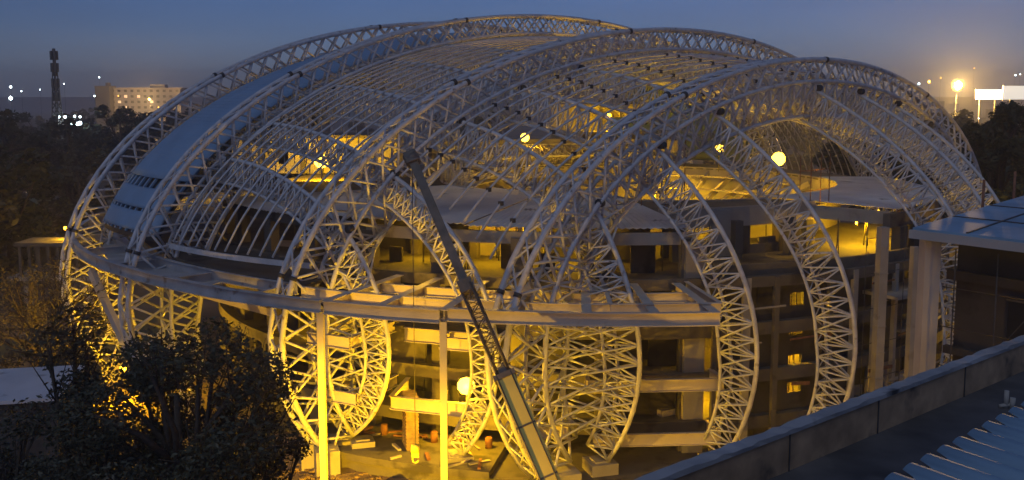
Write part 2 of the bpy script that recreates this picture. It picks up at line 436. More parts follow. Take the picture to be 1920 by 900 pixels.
for t in (-23.9, -19.2, -14, -9, -3.5, 1.5, 6.0):
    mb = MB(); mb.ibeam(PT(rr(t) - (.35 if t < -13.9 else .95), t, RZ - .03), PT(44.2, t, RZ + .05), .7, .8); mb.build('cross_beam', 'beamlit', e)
mb = MB()
for r_ in (47.5,): 
    for k in range(7):
        t = -29 + k * 5; mb.ibeam(PT(r_, t, RZ - .06), PT(r_, t + 5, RZ - .06), .35, .75)
mb.build('inner_beam', 'beamlit', e)
# posts under the ring
for px, t in (('left', -24.2), ('right', -14.0)):
    p = PT(rr(t) - .1, t, 0); e = empty('steel_post', p, 'tall steel post under the ring beam, %s' % ('in front of the lattice leg on concrete blocks' if px == 'left' else 'just left of the bright lower lamp'), 'post', 'tall posts under the ring beam')
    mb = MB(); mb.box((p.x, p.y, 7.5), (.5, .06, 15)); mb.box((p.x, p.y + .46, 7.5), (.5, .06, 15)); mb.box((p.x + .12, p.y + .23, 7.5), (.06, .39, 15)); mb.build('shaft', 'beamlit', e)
    mb = MB(); mb.box((p.x, p.y + .25, .05), (1, 1, .1)); mb.build('base_plate', 'black', e)
# lit strut under ring at the left
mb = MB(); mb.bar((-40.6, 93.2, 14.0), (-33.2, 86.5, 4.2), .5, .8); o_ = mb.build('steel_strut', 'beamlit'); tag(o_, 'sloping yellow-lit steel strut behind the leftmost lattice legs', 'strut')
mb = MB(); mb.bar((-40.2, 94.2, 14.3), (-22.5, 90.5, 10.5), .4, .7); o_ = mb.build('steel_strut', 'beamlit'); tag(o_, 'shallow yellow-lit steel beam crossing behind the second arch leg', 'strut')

# ------------------------------------------------------------------ pedestals
def pedestal(x, y, w_, h, lab):
    mb = MB(); mb.box((x, y, h / 2), (w_, w_, h), .3); mb.box((x, y, h + .06), (w_ * .6, w_ * .6, .12), .3)
    o = mb.build('concrete_pedestal', 'concl'); tag(o, lab, 'pedestal', 'concrete pedestals under the arch feet')
a, c = ac(OA[3]); s3 = -a * cos(math.asin((ZC - 2.4) / c))
for ds, do, lab in ((-1.9, -1.0, 'frontmost square concrete block under the lattice leg by the left post'), (-1.9, 1.3, 'square concrete block set back left under the same lattice leg'), (1.4, -1.2, 'concrete block right of the left post, under the lattice leg')):
    p = W(s3 + ds, OA[3] + do, 0); pedestal(p.x, p.y, 1.9, 2.35, lab)
for i, lab in ((4, 'concrete block under the nearest arch foot, behind the crane boom'), (2, 'concrete block under the second arch leg, hidden among trees'), (1, 'concrete block under the farthest left arch leg')):
    a, c = ac(OA[i]); s_ = -a * cos(math.asin((ZC - 2.4) / c)); p = W(s_, OA[i], 0); pedestal(p.x, p.y, 3.2, 2.2, lab)
for k, (s, st, _) in enumerate(RIBS[:6]):
    q = sqrt(1 - (s / LS) ** 2); A_, C_ = LN * q, HZ * q; t0 = -math.asin(min(.95, (ZC - 2.4) / C_)); p = W(s, -A_ * cos(t0) + .8, 0)
    pedestal(p.x, p.y, 2.2, 2.2, 'concrete block under the foot of the %s rib truss from the left' % ORD[k])

# ------------------------------------------------------------------ stadium building
B = empty('stadium_building', (CC[0], CC[1], 0), 'unfinished round concrete arena building inside the steel dome, storeys lit yellow', 'building')
CO = (16.0, 124.0); RO = 24.0
def rin(t):
    u = (sin(R(t)), -cos(R(t))); dx, dy = CC[0] - CO[0], CC[1] - CO[1]; b_ = dx * u[0] + dy * u[1]; cq = dx * dx + dy * dy - RO * RO
    return -b_ + sqrt(b_ * b_ - cq)
def part(name, m, fn, solid=0):
    mb = MB(); fn(mb); return mb.build(name, m, B, solid)
for z in (4, 8, 12):
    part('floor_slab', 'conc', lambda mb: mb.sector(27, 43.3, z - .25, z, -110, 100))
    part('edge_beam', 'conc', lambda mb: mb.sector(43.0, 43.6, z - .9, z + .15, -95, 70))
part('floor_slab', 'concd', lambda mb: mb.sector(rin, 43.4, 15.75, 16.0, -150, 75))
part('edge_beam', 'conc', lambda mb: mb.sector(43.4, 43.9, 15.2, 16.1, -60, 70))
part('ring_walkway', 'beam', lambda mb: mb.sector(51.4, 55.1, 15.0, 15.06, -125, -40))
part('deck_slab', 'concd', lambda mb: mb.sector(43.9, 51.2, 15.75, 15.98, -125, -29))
# corrugated sheet roof over the front-left sector
def sheet(mb, r0, r1, z, t0, t1, pitch=.5):
    n = int(R(t1 - t0) * 36 / (pitch / 2)); rows = []
    for r_i in range(5):
        row = []
        for k in range(n + 1):
            t = t0 + (t1 - t0) * k / n; ra = r0(t) if callable(r0) else r0; r = ra + (r1 - ra) * r_i / 4
            row.append(PT(r, t, z + (.07 if k % 2 else -.03) - .012 * (r - 30)))
        rows.append(row)
    mb.grid(rows)
part('roof_sheet', 'sheet', lambda mb: sheet(mb, rin, 42.5, 20.2, -17.2, 8.2), .03)
part('roof_sheet', 'sheet', lambda mb: sheet(mb, rin, 42.8, 20.4, -38, -17.0), .03)
part('roof_sheet', 'sheet', lambda mb: sheet(mb, rin, 43.2, 20.1, -66, -38.2), .03)
part('roof_sheet', 'sheet', lambda mb: sheet(mb, rin, 40.5, 20.2, 44, 100), .03)
part('roof_slab', 'conc', lambda mb: mb.sector(rin, 33, 19.8, 20.05, 8.5, 44))
part('roof_slab', 'conc', lambda mb: mb.sector(rin, 38, 19.8, 20.0, 100, 293))
part('edge_beam', 'concl', lambda mb: mb.sector(42.0, 42.5, 18.7, 19.7, -30, 8.2))
part('edge_beam', 'conc', lambda mb: mb.sector(42.0, 42.5, 18.9, 19.7, -66, -30.2))
part('roof_beam', 'concl', lambda mb: mb.sector(32.6, 33.3, 18.7, 20.5, 8.5, 40))
part('roof_beam', 'conc', lambda mb: mb.sector(40.4, 41.1, 18.6, 19.9, 40, 70))
part('roof_beam', 'concl', lambda mb: (mb.bar(PT(33, 40, 19.4), PT(40.6, 41.5, 19.4), .6, 1.2)))
# opening lining and arena bowl
part('opening_wall', 'concl', lambda mb: mb.sector(24.0, 24.5, 14.0, 20.12, -30, 250, 90, CO))
part('bowl_floor', 'concd', lambda mb: mb.prism([(CO[0] + 24 * cos(R(t)), CO[1] + 24 * sin(R(t))) for t in range(0, 360, 6)], 7.6, 8.0))
for k in range(40):
    t = k * 9.0 + 3
    if not (60 < t < 100):
        u = V((sin(R(t)), -cos(R(t)), 0)); c0 = V((CO[0], CO[1], 0))
        part('raker_beam', 'concl', lambda mb: (mb.bar(c0 + u * 23.6 + V((0, 0, 19.2)), c0 + u * 9 + V((0, 0, 12.5)), .4, .7), mb.bar(c0 + u * 16 + V((0, 0, 8)), c0 + u * 16 + V((0, 0, 15.4)), .4, .4)))
for k in range(4):
    r = 22 - 3.4 * k; z = 18.6 - 1.55 * k
    part('terrace_ring', 'concl', lambda mb: mb.sector(r - 1.1, r, z + .35, z + .5, 105, 420, 60, CO))
# lattice ring truss on the left and far rim
def rimtruss(mb):
    n = 46; A = []; Bc = []; Cc_ = []
    for k in range(n + 1):
        t = 170 + 135 * k / n; u = V((sin(R(t)), -cos(R(t)), 0)); c0 = V((CO[0], CO[1], 0))
        A.append(c0 + u * 25.0 + V((0, 0, 20.3))); Bc.append(c0 + u * 25.0 + V((0, 0, 23.4))); Cc_.append(c0 + u * 21.5 + V((0, 0, 21.9)))
    for P_ in (A, Bc, Cc_):
        mb.sweep(P_, .13, 6)
    face(mb, A, Bc, .09, 'z'); face(mb, Bc, Cc_, .08, 'x'); face(mb, A, Cc_, .08, 'x')
part('rim_truss', 'steel2', rimtruss)
part('far_wall', 'concl', lambda mb: mb.sector(30, 30.5, 20.05, 21.6, 150, 222))
part('far_beam', 'concl', lambda mb: mb.sector(29.5, 30.9, 22.3, 24.0, 148, 224))
for k in range(9):
    part('stub_column', 'concl', lambda mb: mb.box(PT(30.2, 150 + 9 * k, 21.1), (.8, .8, 2.3), R(150 + 9 * k)))
# columns
for k in range(16):
    t = -86 + 9.4 * k
    if t > 9: continue
    part('column', 'conc', lambda mb: mb.box(PT(42.3, t, 9.6), (1.3, .9, 19.2), R(t)))
for k in range(9):
    t = -50 + 10 * k
    part('column', 'conc', lambda mb: mb.box(PT(35, t, 9.7), (.8, .8, 19.6), R(t)))
part('column', 'concl', lambda mb: mb.box(PT(42.6, 8.6, 9.5), (1.75, 1.2, 19), R(8)))
part('column', 'concl', lambda mb: mb.box(PT(33.2, 18.7, 17.0), (1.9, .9, 6.6), R(18)))
for t, r, z1, wd in ((13, 42.2, 15.2, 1.0), (19.5, 42.2, 15.2, 1.6), (26, 42.2, 15.2, 1.0), (31.5, 33, 18.7, 1), (38, 33.0, 18.7, 1.0), (43, 41, 18.6, 1.5), (47, 41, 18.6, 1.2), (51, 41, 18.6, 1.8), (56, 41, 18.6, 1.2), (61, 41, 18.6, 1.2), (67, 41, 18.6, 1.2)):
    part('column', 'concd', lambda mb: mb.box(PT(r, t, z1 / 2), (wd, .9, z1), R(t)))
# infill walls (dark unfinished) with gaps
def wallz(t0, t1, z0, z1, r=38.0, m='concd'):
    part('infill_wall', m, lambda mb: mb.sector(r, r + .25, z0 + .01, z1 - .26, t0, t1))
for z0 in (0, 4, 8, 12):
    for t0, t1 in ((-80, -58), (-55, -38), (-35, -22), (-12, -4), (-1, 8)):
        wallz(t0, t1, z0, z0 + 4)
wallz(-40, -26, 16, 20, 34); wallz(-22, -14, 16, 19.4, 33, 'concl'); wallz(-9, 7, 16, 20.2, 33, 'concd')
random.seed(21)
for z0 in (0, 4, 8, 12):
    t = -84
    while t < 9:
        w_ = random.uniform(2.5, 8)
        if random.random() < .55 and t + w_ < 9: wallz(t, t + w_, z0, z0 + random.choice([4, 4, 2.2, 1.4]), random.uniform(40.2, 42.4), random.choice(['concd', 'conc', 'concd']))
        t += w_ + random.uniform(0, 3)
    t = 29
    while t < 74:
        w_ = random.uniform(1.5, 5)
        if random.random() < .6: wallz(t, t + w_, z0, z0 + random.choice([4, 3, 1.2]), random.uniform(41.0, 42.8), random.choice(['concd', 'conc', 'concl']))
        t += w_ + random.uniform(0, 2)
for k in range(60):      # formwork props and stacked boards on the floors
    t = random.uniform(-60, 60); z0 = random.choice([0, 4, 8, 12, 16, 16]); r = random.uniform(37, 42)
    if k < 44: part('formwork_prop', 'black', lambda mb: mb.tube(PT(r, t, z0), PT(r + random.uniform(-.3, .3), t + random.uniform(-.4, .4), z0 + 3.7), .05, 5))
    else: part('board_stack', 'beamlit', lambda mb: mb.box(PT(r, t, z0 + .25), (random.uniform(1, 2.4), .8, .5), random.uniform(0, 3)))
for k in range(26):      # starter bars on top of the columns at the roof edge
    t = random.uniform(9, 68); r = 42.2 if t < 40 else 41; z0 = 15.2 if t < 40 else 18.7
    part('starter_bar', 'rust', lambda mb: mb.tube(PT(r, t, z0), PT(r, t + .2, z0 + random.uniform(.8, 1.8)), .04, 4))
for t0, t1, z1, r in ((43.5, 46, 18.6, 40.4), (47.6, 49.5, 18.6, 40.4), (50, 52.5, 18.6, 40.2), (54, 58, 18.0, 40.3), (60, 66, 18.6, 40), (9, 13, 18.7, 33.1), (14.5, 17, 17.4, 33.0), (21, 24.5, 18.7, 33.1), (26.5, 30, 17.5, 33), (33, 36, 18.7, 33.1),
                      (-38, -34, 18.7, 40), (-30, -28, 17.3, 39), (-24.5, -22.5, 19.4, 38), (-20, -18.5, 18.7, 40.5), (-14, -12.6, 19, 39), (-9, -7, 17.6, 40), (-3, -1.8, 19.2, 38), (2, 5, 18.7, 40)):
    part('infill_wall', 'concd', lambda mb: mb.sector(r, r + .22, 16.01, z1, t0, t1))
for k in range(34):
    t = random.uniform(-34, 66); r = random.uniform(34, 41.5) if not 9 < t < 42 else random.uniform(28, 32.5)
    part('formwork_prop', 'black', lambda mb: mb.tube(PT(r, t, 16), PT(r + random.uniform(-.3, .3), t + random.uniform(-.4, .4), 19.6), .06, 5))
for k in range(9):
    t = 10.5 + 3.6 * k
    if not 18.5 < t < 23.5: part('slender_column', random.choice(['concl', 'conc']), lambda mb: mb.box(PT(43.8, t, 8), (random.uniform(.35, .7), .4, 16), R(t)))
for k in range(30):
    t = random.uniform(9, 66); z0 = random.choice([1.2, 2.5, 5.5, 6.8, 9.5, 10.6, 13.4, 14.6]); dt = random.uniform(1.5, 5)
    part('falsework_rail', random.choice(['rust', 'beam', 'concl']), lambda mb: mb.bar(PT(44.0, t, z0), PT(44.0, t + dt, z0 + random.uniform(-.15, .15)), .1, random.choice([.1, .14, .3])))
# stair wall with window openings at theta about 21
def stair(mb):
    t0, t1 = 19.6, 22.6
    for ta, tb in ((16.4, t0), (t1, 29.6)): mb.sector(42.2, 42.5, 0, 15.1, ta, tb)
    zz = [0, 2.2, 3.7, 5.5, 6.4, 7.9, 8.8, 10.5, 11.9, 13.1, 14.2, 15.1]
    for k in range(0, len(zz) - 1, 2): mb.sector(42.2, 42.5, zz[k], zz[k + 1], t0, t1)
part('stair_wall', 'concd', stair)
part('stair_mullion', 'black', lambda mb: [mb.box(PT(42.35, t, 7.5), (.06, .06, 14.8), R(t)) for t in (20.5, 21.1, 21.7)])
part('infill_wall', 'concd', lambda mb: mb.sector(41.6, 41.9, 0, 15.2, 29.5, 42))
part('infill_wall', 'concd', lambda mb: mb.sector(42.1, 42.4, 0, 15.2, 11.8, 16.5))
part('parapet', 'conc', lambda mb: mb.sector(42.8, 43.2, 16.0, 17.0, 9, 40))
part('parapet', 'conc', lambda mb: mb.sector(33.0, 33.3, 16.0, 16.9, 9, 40))
def rt(mb):
    for z0, z1 in ((0, 9.3), (11.2, 13.3), (15, 16.5)): mb.sector(40.5, 40.8, z0, z1, 43, 70)
part('infill_wall', 'concd', rt)
part('balcony_slab', 'concl', lambda mb: mb.sector(41, 45.5, 13.2, 13.5, 33, 45))
part('balcony_slab', 'concl', lambda mb: mb.sector(40, 43.5, 9.4, 9.7, 38, 52))
# podium
part('podium', 'conc', lambda mb: mb.sector(30, 49.3, 0, 1.3, -32, 40)); part('podium_slab', 'conc', lambda mb: mb.sector(42, 49.6, 1.32, 1.9, -30, -12))
def brick(mb):
    p = PT(46.2, -21.5, 1.9)
    for k in range(30): mb.box((p.x, p.y, 2.0 + k * .15), (1.1 if k % 2 else .95, 1.9, .13), R(15))
part('brick_pier', 'brick', brick)
part('mezzanine_beam', 'beamlit', lambda mb: mb.ibeam(PT(48.2, -22.3, 6.2), PT(48.2, -13, 6.2), .4, 1.1))
part('mezzanine_beam', 'beamlit', lambda mb: mb.ibeam(PT(48.2, -22.3, 6.2), PT(43.6, -23.5, 6.4), .4, 1.1))
part('mezzanine_beam', 'beamlit', lambda mb: mb.ibeam(PT(45.5, -22.5, 11.2), PT(45.5, -12, 11.2), .4, 1.2))
part('mezzanine_slab', 'concd', lambda mb: mb.sector(43.6, 45.4, 11.7, 11.85, -24, -11))

for k in range(22):
    t = random.uniform(-29, -13); r = random.uniform(43.5, 49)
    part('loose_plank', random.choice(['beamlit', 'rust', 'concl']), lambda mb: mb.box(PT(r, t, 1.97 + .03 * (k % 3)), (random.uniform(.6, 2.6), random.uniform(.15, .35), random.uniform(.06, .2)), random.uniform(0, 3)))
for k in range(5):
    t = -26 + 3.1 * k
    part('barrel', 'rust', lambda mb: mb.tube(PT(44.5, t, 1.9), PT(44.5, t, 2.8), .3, 12))
# upper storey block to the left behind the opening
U1 = empty('upper_storey', (-27, 134, 20), 'yellow-lit upper storey block with window openings behind the left lamp', 'building')
mb = MB()
for x0, x1, z0, z1 in ((-38, -32, 20.05, 25), (-32, -30.6, 20.05, 21.4), (-32, -30.6, 23.8, 25), (-30.6, -23, 20.05, 25), (-23, -21.6, 20.05, 21.6), (-23, -21.6, 23.6, 25), (-21.6, -16, 20.05, 25)):
    mb.box(((x0 + x1) / 2, 134, (z0 + z1) / 2), (x1 - x0, .3, z1 - z0))
mb.box((-38.1, 138, 22.5), (.3, 8.4, 4.9)); mb.box((-15.9, 138, 22.5), (.3, 8.4, 4.9)); mb.box((-27, 142, 22.5), (22, .3, 4.9)); mb.build('wall', 'concl', U1)
mb = MB(); mb.box((-27, 138, 25.2), (23.5, 9.5, .3)); mb.build('roof', 'conc', U1)
for x in (-36, -34, -28.5, -26, -19): mb = MB(); mb.box((x, 133.6, 22.5), (.5, .5, 4.9)); mb.build('pilaster', 'conc', U1)
mb = MB(); mb.box((-27, 138, 20.1), (22.5, 8.6, .1)); mb.build('floor', 'conc', U1)
# lit canopy beyond, seen through the purlins
U2 = empty('rear_pavilion', (14, 158, 20), 'bright yellow-lit rear pavilion with blue-grey glazed roof seen through the purlins', 'pavilion')
mb = MB(); mb.box((14, 158, 29.2), (13, 8, .3)); mb.build('roof', 'concl', U2)
mb = MB(); mb.box((14, 162, 24.6), (15, .3, 9)); mb.build('wall', 'concl', U2)
for x in (7.8, 10.9, 14, 17.1, 20.2): mb = MB(); mb.box((x, 154.6, 24.5), (.5, .5, 9)); mb.build('column', 'concl', U2)
mb = MB(); mb.grid([[(15, 153, 27.2), (21, 153, 27.2)], [(15, 149, 25.4), (21, 149, 25.4)]]); mb.build('glazed_roof', 'slate', U2, solid=.1)
mb = MB(); mb.box((14, 158, 24.9), (13, 8, .2)); mb.build('floor', 'concl', U2)

# bracket frames around the legs
def bracket(t0, t1, r0, r1, z, lab, h=1.0, rows=1):
    e = empty('bracket_frame', PT(r1, (t0 + t1) / 2, z), lab, 'bracket frame', 'cantilevered bracket frames')
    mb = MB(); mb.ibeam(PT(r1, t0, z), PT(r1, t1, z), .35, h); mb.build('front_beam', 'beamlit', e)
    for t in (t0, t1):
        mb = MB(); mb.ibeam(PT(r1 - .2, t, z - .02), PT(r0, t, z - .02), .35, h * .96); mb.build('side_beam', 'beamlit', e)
bracket(-30, -25.2, 43.6, 50.3, 11.3, 'upper box bracket frame projecting through the lattice leg behind the left post')
bracket(-29.6, -25.0, 43.6, 49.8, 6.6, 'lower box bracket frame projecting through the lattice leg behind the left post')
bracket(-17.5, -14.5, 43.6, 47.5, 11.3, 'bracket frame high beside the right post')
bracket(-9.5, -5.0, 43.6, 49.0, 5.2, 'bracket frame just right of the bright lower lamp')
bracket(-3.2, 10.2, 43.6, 46.6, 8.1, 'wide bracket frame between two right-hand ribs, middle level')
bracket(-2.6, 10.0, 43.6, 46.6, 3.7, 'wide bracket frame between two right-hand ribs, lowest level')
bracket(-1.6, 7.2, 43.9, 52.4, 15.5, 'wide bracket frame lying at the level of the grey ring beam end')

# freestanding tall columns at right
def fcol(x, y, z1, w_, lab, m='concl'):
    mb = MB(); mb.box((x, y, z1 / 2), (w_, w_, z1), .2)
    for k in range(int(z1 / 2.2)): mb.box((x, y, 1 + k * 2.2), (w_ + .1, w_ + .1, .06), .2)
    o = mb.build('concrete_column', m); tag(o, lab, 'column', 'free-standing concrete columns by the neighbour building')
fcol(30.2, 79, 20.2, .72, 'tall pale slender concrete column with a dark groove, left of the neighbour pillar')
fcol(33.1, 79.5, 18.5, .6, 'thinner pale concrete column right beside the neighbour pillar')

# ------------------------------------------------------------------ neighbour building with blue roof
NB = empty('neighbour_building', (24, 50, 0), 'neighbour concrete building with flat blue roof and pale corner pillar', 'building')
A_ = V((20.3, 49.2, 0)); dA = V((.60, -.80, 0)); dB = V((.66, .75, 0))
def NBp(u, v, z): q = A_ + dA * u + dB * v; return V((q.x, q.y, z))
mb = MB(); mb.prism([NBp(0, 0, 0)[:2], NBp(16, 0, 0)[:2], NBp(16, 22, 0)[:2], NBp(0, 22, 0)[:2]], 24.0, 24.25); mb.build('roof', 'slate', NB)
mb = MB(); 
for k in range(1, 6): mb.bar(NBp(k * 2.8, .1, 24.28), NBp(k * 2.8, 21.9, 24.28), .1, .05)
mb.bar(NBp(.1, 6, 24.28), NBp(15.9, 6, 24.28), .12, .05); mb.bar(NBp(.1, 13, 24.28), NBp(15.9, 13, 24.28), .12, .05)
mb.build('roof_seam', 'black', NB)
mb = MB(); mb.bar(NBp(-.1, -.12, 23.93), NBp(16.1, -.12, 23.93), .2, .42); mb.build('fascia', 'white', NB)
mb = MB(); mb.bar(NBp(.7, .8, 0), NBp(.7, .8, 23.7), .8, .8); mb.build('pillar', 'white', NB)
mb = MB(); mb.bar(NBp(15, 1.0, 0), NBp(15, 1.0, 23.7), 1.15, 1.15); mb.build('pillar', 'white', NB)
mb = MB(); mb.prism([NBp(1.4, 3.2, 0)[:2], NBp(16, 3.2, 0)[:2], NBp(16, 20, 0)[:2], NBp(1.4, 20, 0)[:2]], 0, 23.7); mb.build('wall', 'concd', NB)
for k in range(4):
    for z in (19.4, 15.6):
        mb = MB(); mb.bar(NBp(4.2 + 3.2 * k, 3.1, z), NBp(6.4 + 3.2 * k, 3.1, z), .1, 2.6); mb.build('window', 'glassd', NB)
        mb = MB(); u0, u1 = 4.1 + 3.2 * k, 6.5 + 3.2 * k
        mb.bar(NBp(u0, 3.04, z + 1.35), NBp(u1, 3.04, z + 1.35), .14, .1); mb.bar(NBp(u0, 3.04, z - 1.35), NBp(u1, 3.04, z - 1.35), .18, .12)
        mb.bar(NBp((u0 + u1) / 2, 3.03, z - 1.3), NBp((u0 + u1) / 2, 3.03, z + 1.3), .06, .06); mb.build('window_frame', 'conc', NB)
mb = MB(); mb.bar(NBp(1, 3.0, 21.6), NBp(16, 3.0, 21.6), .35, .5); mb.bar(NBp(1, 3.0, 17.6), NBp(16, 3.0, 17.6), .35, .4); mb.build('beam', 'concd', NB)
mb = MB(); mb.bar(NBp(7.0, 2.0, 14), NBp(7.0, 2.0, 21.3), .28, .28); mb.build('downpipe', 'rust', NB)
# scaffolding in front of it
S = empty('scaffold', NBp(6, .5, 0), 'thin pipe scaffold before the dark wall under the blue roof', 'scaffold')
mb = MB()
for k in range(7): mb.tube(NBp(2.2 + 2.1 * k, .4, 10), NBp(2.2 + 2.1 * k, .4, 23.4), .035, 5)
for z in (15.5, 17.4, 19.4, 21.4): mb.tube(NBp(1.6, .4, z), NBp(15.2, .4, z + .1), .03, 5)
for k in range(3): mb.tube(NBp(2.2 + 4.2 * k, .45, 15.5), NBp(6.4 + 4.2 * k, .45, 21.4), .025, 5)
mb.build('pipe', 'black', S)
S = empty('scaffold', (27, 76, 0), 'thin pipe scaffold standing against the round building by the pale slender columns', 'scaffold')
mb = MB()
for k in range(8):
    p = PT(46, 27 + 3 * k, 0); mb.tube(p, p + V((0, 0, 20)), .035, 5)
for z in (4, 7, 10, 13, 16, 19):
    for k in range(7): mb.tube(PT(46, 27 + 3 * k, z), PT(46, 30 + 3 * k, z + .1), .03, 5)
mb.build('pipe', 'black', S)
S = empty('scaffold', PT(27, 10, 20), 'thin dark scaffold poles on the roof before the glowing opening', 'scaffold')
mb = MB()
for t in (3, 8, 13, 17): mb.tube(PT(28, t, 20), PT(28, t, 26.5), .05, 5)
for z in (22.5, 24.8): mb.tube(PT(28, 3, z), PT(28, 17, z), .04, 5)
mb.build('pipe', 'rust', S)
S = empty('scaffold', PT(31, 40, 20), 'group of thin scaffold poles on the grey roof right of the opening', 'scaffold')
mb = MB()
for t in (36, 39, 42, 45): mb.tube(PT(33, t, 20), PT(33, t, 25), .05, 5)
for z in (21.5, 23.5): mb.tube(PT(33, 36, z), PT(33, 45, z), .04, 5)
mb.build('pipe', 'rust', S)
for x, y, z0, z1, lab in ((31.9, 66, 10, 25.2, 'dark thin pole standing left of its twin above the blue roof'), (35.0, 68, 10, 25.6, 'dark thin pole at the far right above the blue roof, before orange haze'), ):
    mb = MB(); mb.tube((x, y, 0), (x, y, z1), .09, 6); o_ = mb.build('steel_pole', 'rust'); tag(o_, lab, 'pole')

# ------------------------------------------------------------------ camera-side roof: floor, parapet, corrugated shed roof
def ray(px, py, z):
    u = (px - 960) / 1837.9; v = -(py - 390) / 1837.9; p = R(6.675); r = (u, cos(p) + v * sin(p), -sin(p) + v * cos(p)); t = (z - CH) / r[2]
    return V((u * t, r[1] * t, z))
pa = V((2.5, 17.3, 0)); pb = V((14.3, 27.3, 0)); dp_ = (pb - pa).normalized(); pa2 = pa - dp_ * 14; pb2 = pb + dp_ * 16; nn = V((dp_.y, -dp_.x, 0))
mb = MB(); mb.prism([(pa2 + nn * 0)[:2], (pb2)[:2], (pb2 + nn * 30)[:2], (pa2 + nn * 30)[:2]], 22.6, 23.1)
o_ = mb.build('roof_deck', 'roofd'); tag(o_, kind='structure')
mb = MB(); mb.prism([(pa2 + nn * .1)[:2], (pb2 + nn * .1)[:2], (pb2 + nn * 29)[:2], (pa2 + nn * 29)[:2]], 0, 22.59)
o_ = mb.build('near_building', 'par'); tag(o_, 'plain dark building whose flat roof lies below the parapet in the foreground', 'building')
PW = empty('parapet_wall', (pa.x, pa.y, 23.1), 'weathered rooftop parapet wall running up to the right edge, blue-lit coping', 'parapet')
def rough_bar(mb, a_, b_, nrm, w_, z0, z1, jit, n=60):
    rows = []
    for k in range(n + 1):
        p = a_.lerp(b_, k / n); j = lambda: random.uniform(-jit, jit)
        q = p + nrm * w_
        rows.append([(p.x, p.y, z0), (p.x + j(), p.y, z1 + j()), (q.x + j(), q.y + j(), z1 + j()), (q.x, q.y, z0), (p.x, p.y, z0)])
    mb.grid(rows)
mb = MB(); rough_bar(mb, pa2 - nn * .02, pb2 - nn * .02, nn, .22, 22.9, 23.93, .004); mb.build('wall', 'par', PW)
mb = MB(); rough_bar(mb, pa2 - nn * .07, pb2 - nn * .07, nn, .32, 23.92, 24.02, .022, 160); mb.build('coping', 'parcap', PW)
mb = MB()
for t in (.0, .27, .5, .78):
    p = pa.lerp(pb, t) + nn * .215; mb.bar(p + V((0, 0, 23.1)), p + V((0, 0, 23.9)), .02, .03)
mb.build('crack_joint', 'black', PW)
# corrugated shed roof at bottom right
SH = empty('rooftop_shed', (14, 16, 23.1), 'low rooftop shed with ragged corrugated blue-grey sheets at the bottom right', 'shed')
a0 = ray(1672, 905, 28.0); a1 = ray(1960, 745, 28.0); dd = (a1 - a0).normalized(); nd = V((dd.y, -dd.x, 0)); a0 = a0 - dd * 1.2; a1 = a1 + dd * 5; Ls_ = (a1 - a0).length
n = int(Ls_ / .03); rows = []
for j in range(9):
    row = []
    for k in range(n + 1):
        u = Ls_ * k / n; ph_ = (u / .3) % 1; h = .045 * sin(2 * pi * ph_); 
        st = .12 * (((u / .3) % 1) ** 1) if j == 0 else 0
        p = a0 + dd * u + nd * (j * .6 + st - (.06 if j == 0 else 0)); row.append((p.x, p.y, 28.0 + h - .05 * j))
    rows.append(row)
mb = MB(); mb.grid(rows, True); mb.build('roof_sheet', 'slate', SH, solid=.012)
mb = MB(); q0 = a0 + nd * .25; q1 = a1 + nd * .25; mb.prism([q0[:2], q1[:2], (q1 + nd * 4)[:2], (q0 + nd * 4)[:2]], 23.1, 27.6); mb.build('wall', 'conc', SH)
# small broken pipe stub on the dark roof
p = ray(1886, 765, 23.1); mb = MB(); mb.tube(p, p + V((0, 0, .45)), .06, 8); mb.tube(p + V((.12, -.05, 0)), p + V((.14, -.05, .28)), .07, 8); mb.tube(p + V((-.18, 0, .05)), p + V((.1, -.02, .1)), .05, 8)
o_ = mb.build('pipe_stub', 'concl'); tag(o_, 'small pale broken pipe stub standing on the dark flat roof', 'pipe stub')

# ------------------------------------------------------------------ crane
CR = empty('mobile_crane', (3.2, 54, 0), 'mobile crane with thick yellow boom base and dark lattice extension rising to the arch', 'crane')
tip = V((-7.2, 70.5, 26.3)); base = V((4.2, 55.2, 3.6))
def cp(t): return base.lerp(tip, t)
def on(y, ):  # point on boom with a given world z
    return cp((y - base.z) / (tip.z - base.z))
k1 = on(12.9); k2 = on(18.1)
bd = (tip - base).normalized(); bs = bd.cross(V((0, 1, 0))).normalized(); bu = bs.cross(bd)
mb = MB(); mb.bar(base, k1, 1.25, 1.1, up=(0, -1, .4)); mb.build('boom_base', 'crane', CR)
mb = MB(); mb.bar(k1 - bd * .25, k1 + bd * .1, 1.45, 1.3, up=(0, -1, .4)); mb.bar(k1 - bd * .3, k1 + bd * .5, .5, 1.0, up=(0, -1, .4)); mb.build('boom_collar', 'craned', CR)
def latt(p0, p1, w_, r, name, n):
    mb = MB(); Q = []
    for x, y in ((-1, -1), (1, -1), (1, 1), (-1, 1)):
        A = [p0.lerp(p1, k / n) + bs * (x * w_ / 2) + bu * (y * w_ / 2) for k in range(n + 1)]; Q.append(A); mb.tube(A[0], A[-1], r * 2.2, 6)
    for a_ in range(4): face(mb, Q[a_], Q[(a_ + 1) % 4], r, 'z', a_ % 2)
    mb.build(name, 'craned', CR)
for q in (.15, .42, .7): mb = MB(); mb.bar(base.lerp(k1, q), base.lerp(k1, q) + bd * .12, 1.3, 1.16, up=(0, -1, .4)); mb.build('wear_band', 'craned', CR)
mb = MB(); sd2 = bd.cross(V((0, -1, .4))).normalized(); up2 = sd2.cross(bd)
for o2 in (-.5, .46): mb.tube(base.lerp(k1, .1) + sd2 * o2 + up2 * .62, k1 + sd2 * o2 + up2 * .62, .05, 6)
mb.tube(base - bd * .1 - up2 * 1.2, base.lerp(k1, .55) - up2 * .6, .2, 10); mb.build('hydraulic_line', 'craned', CR)
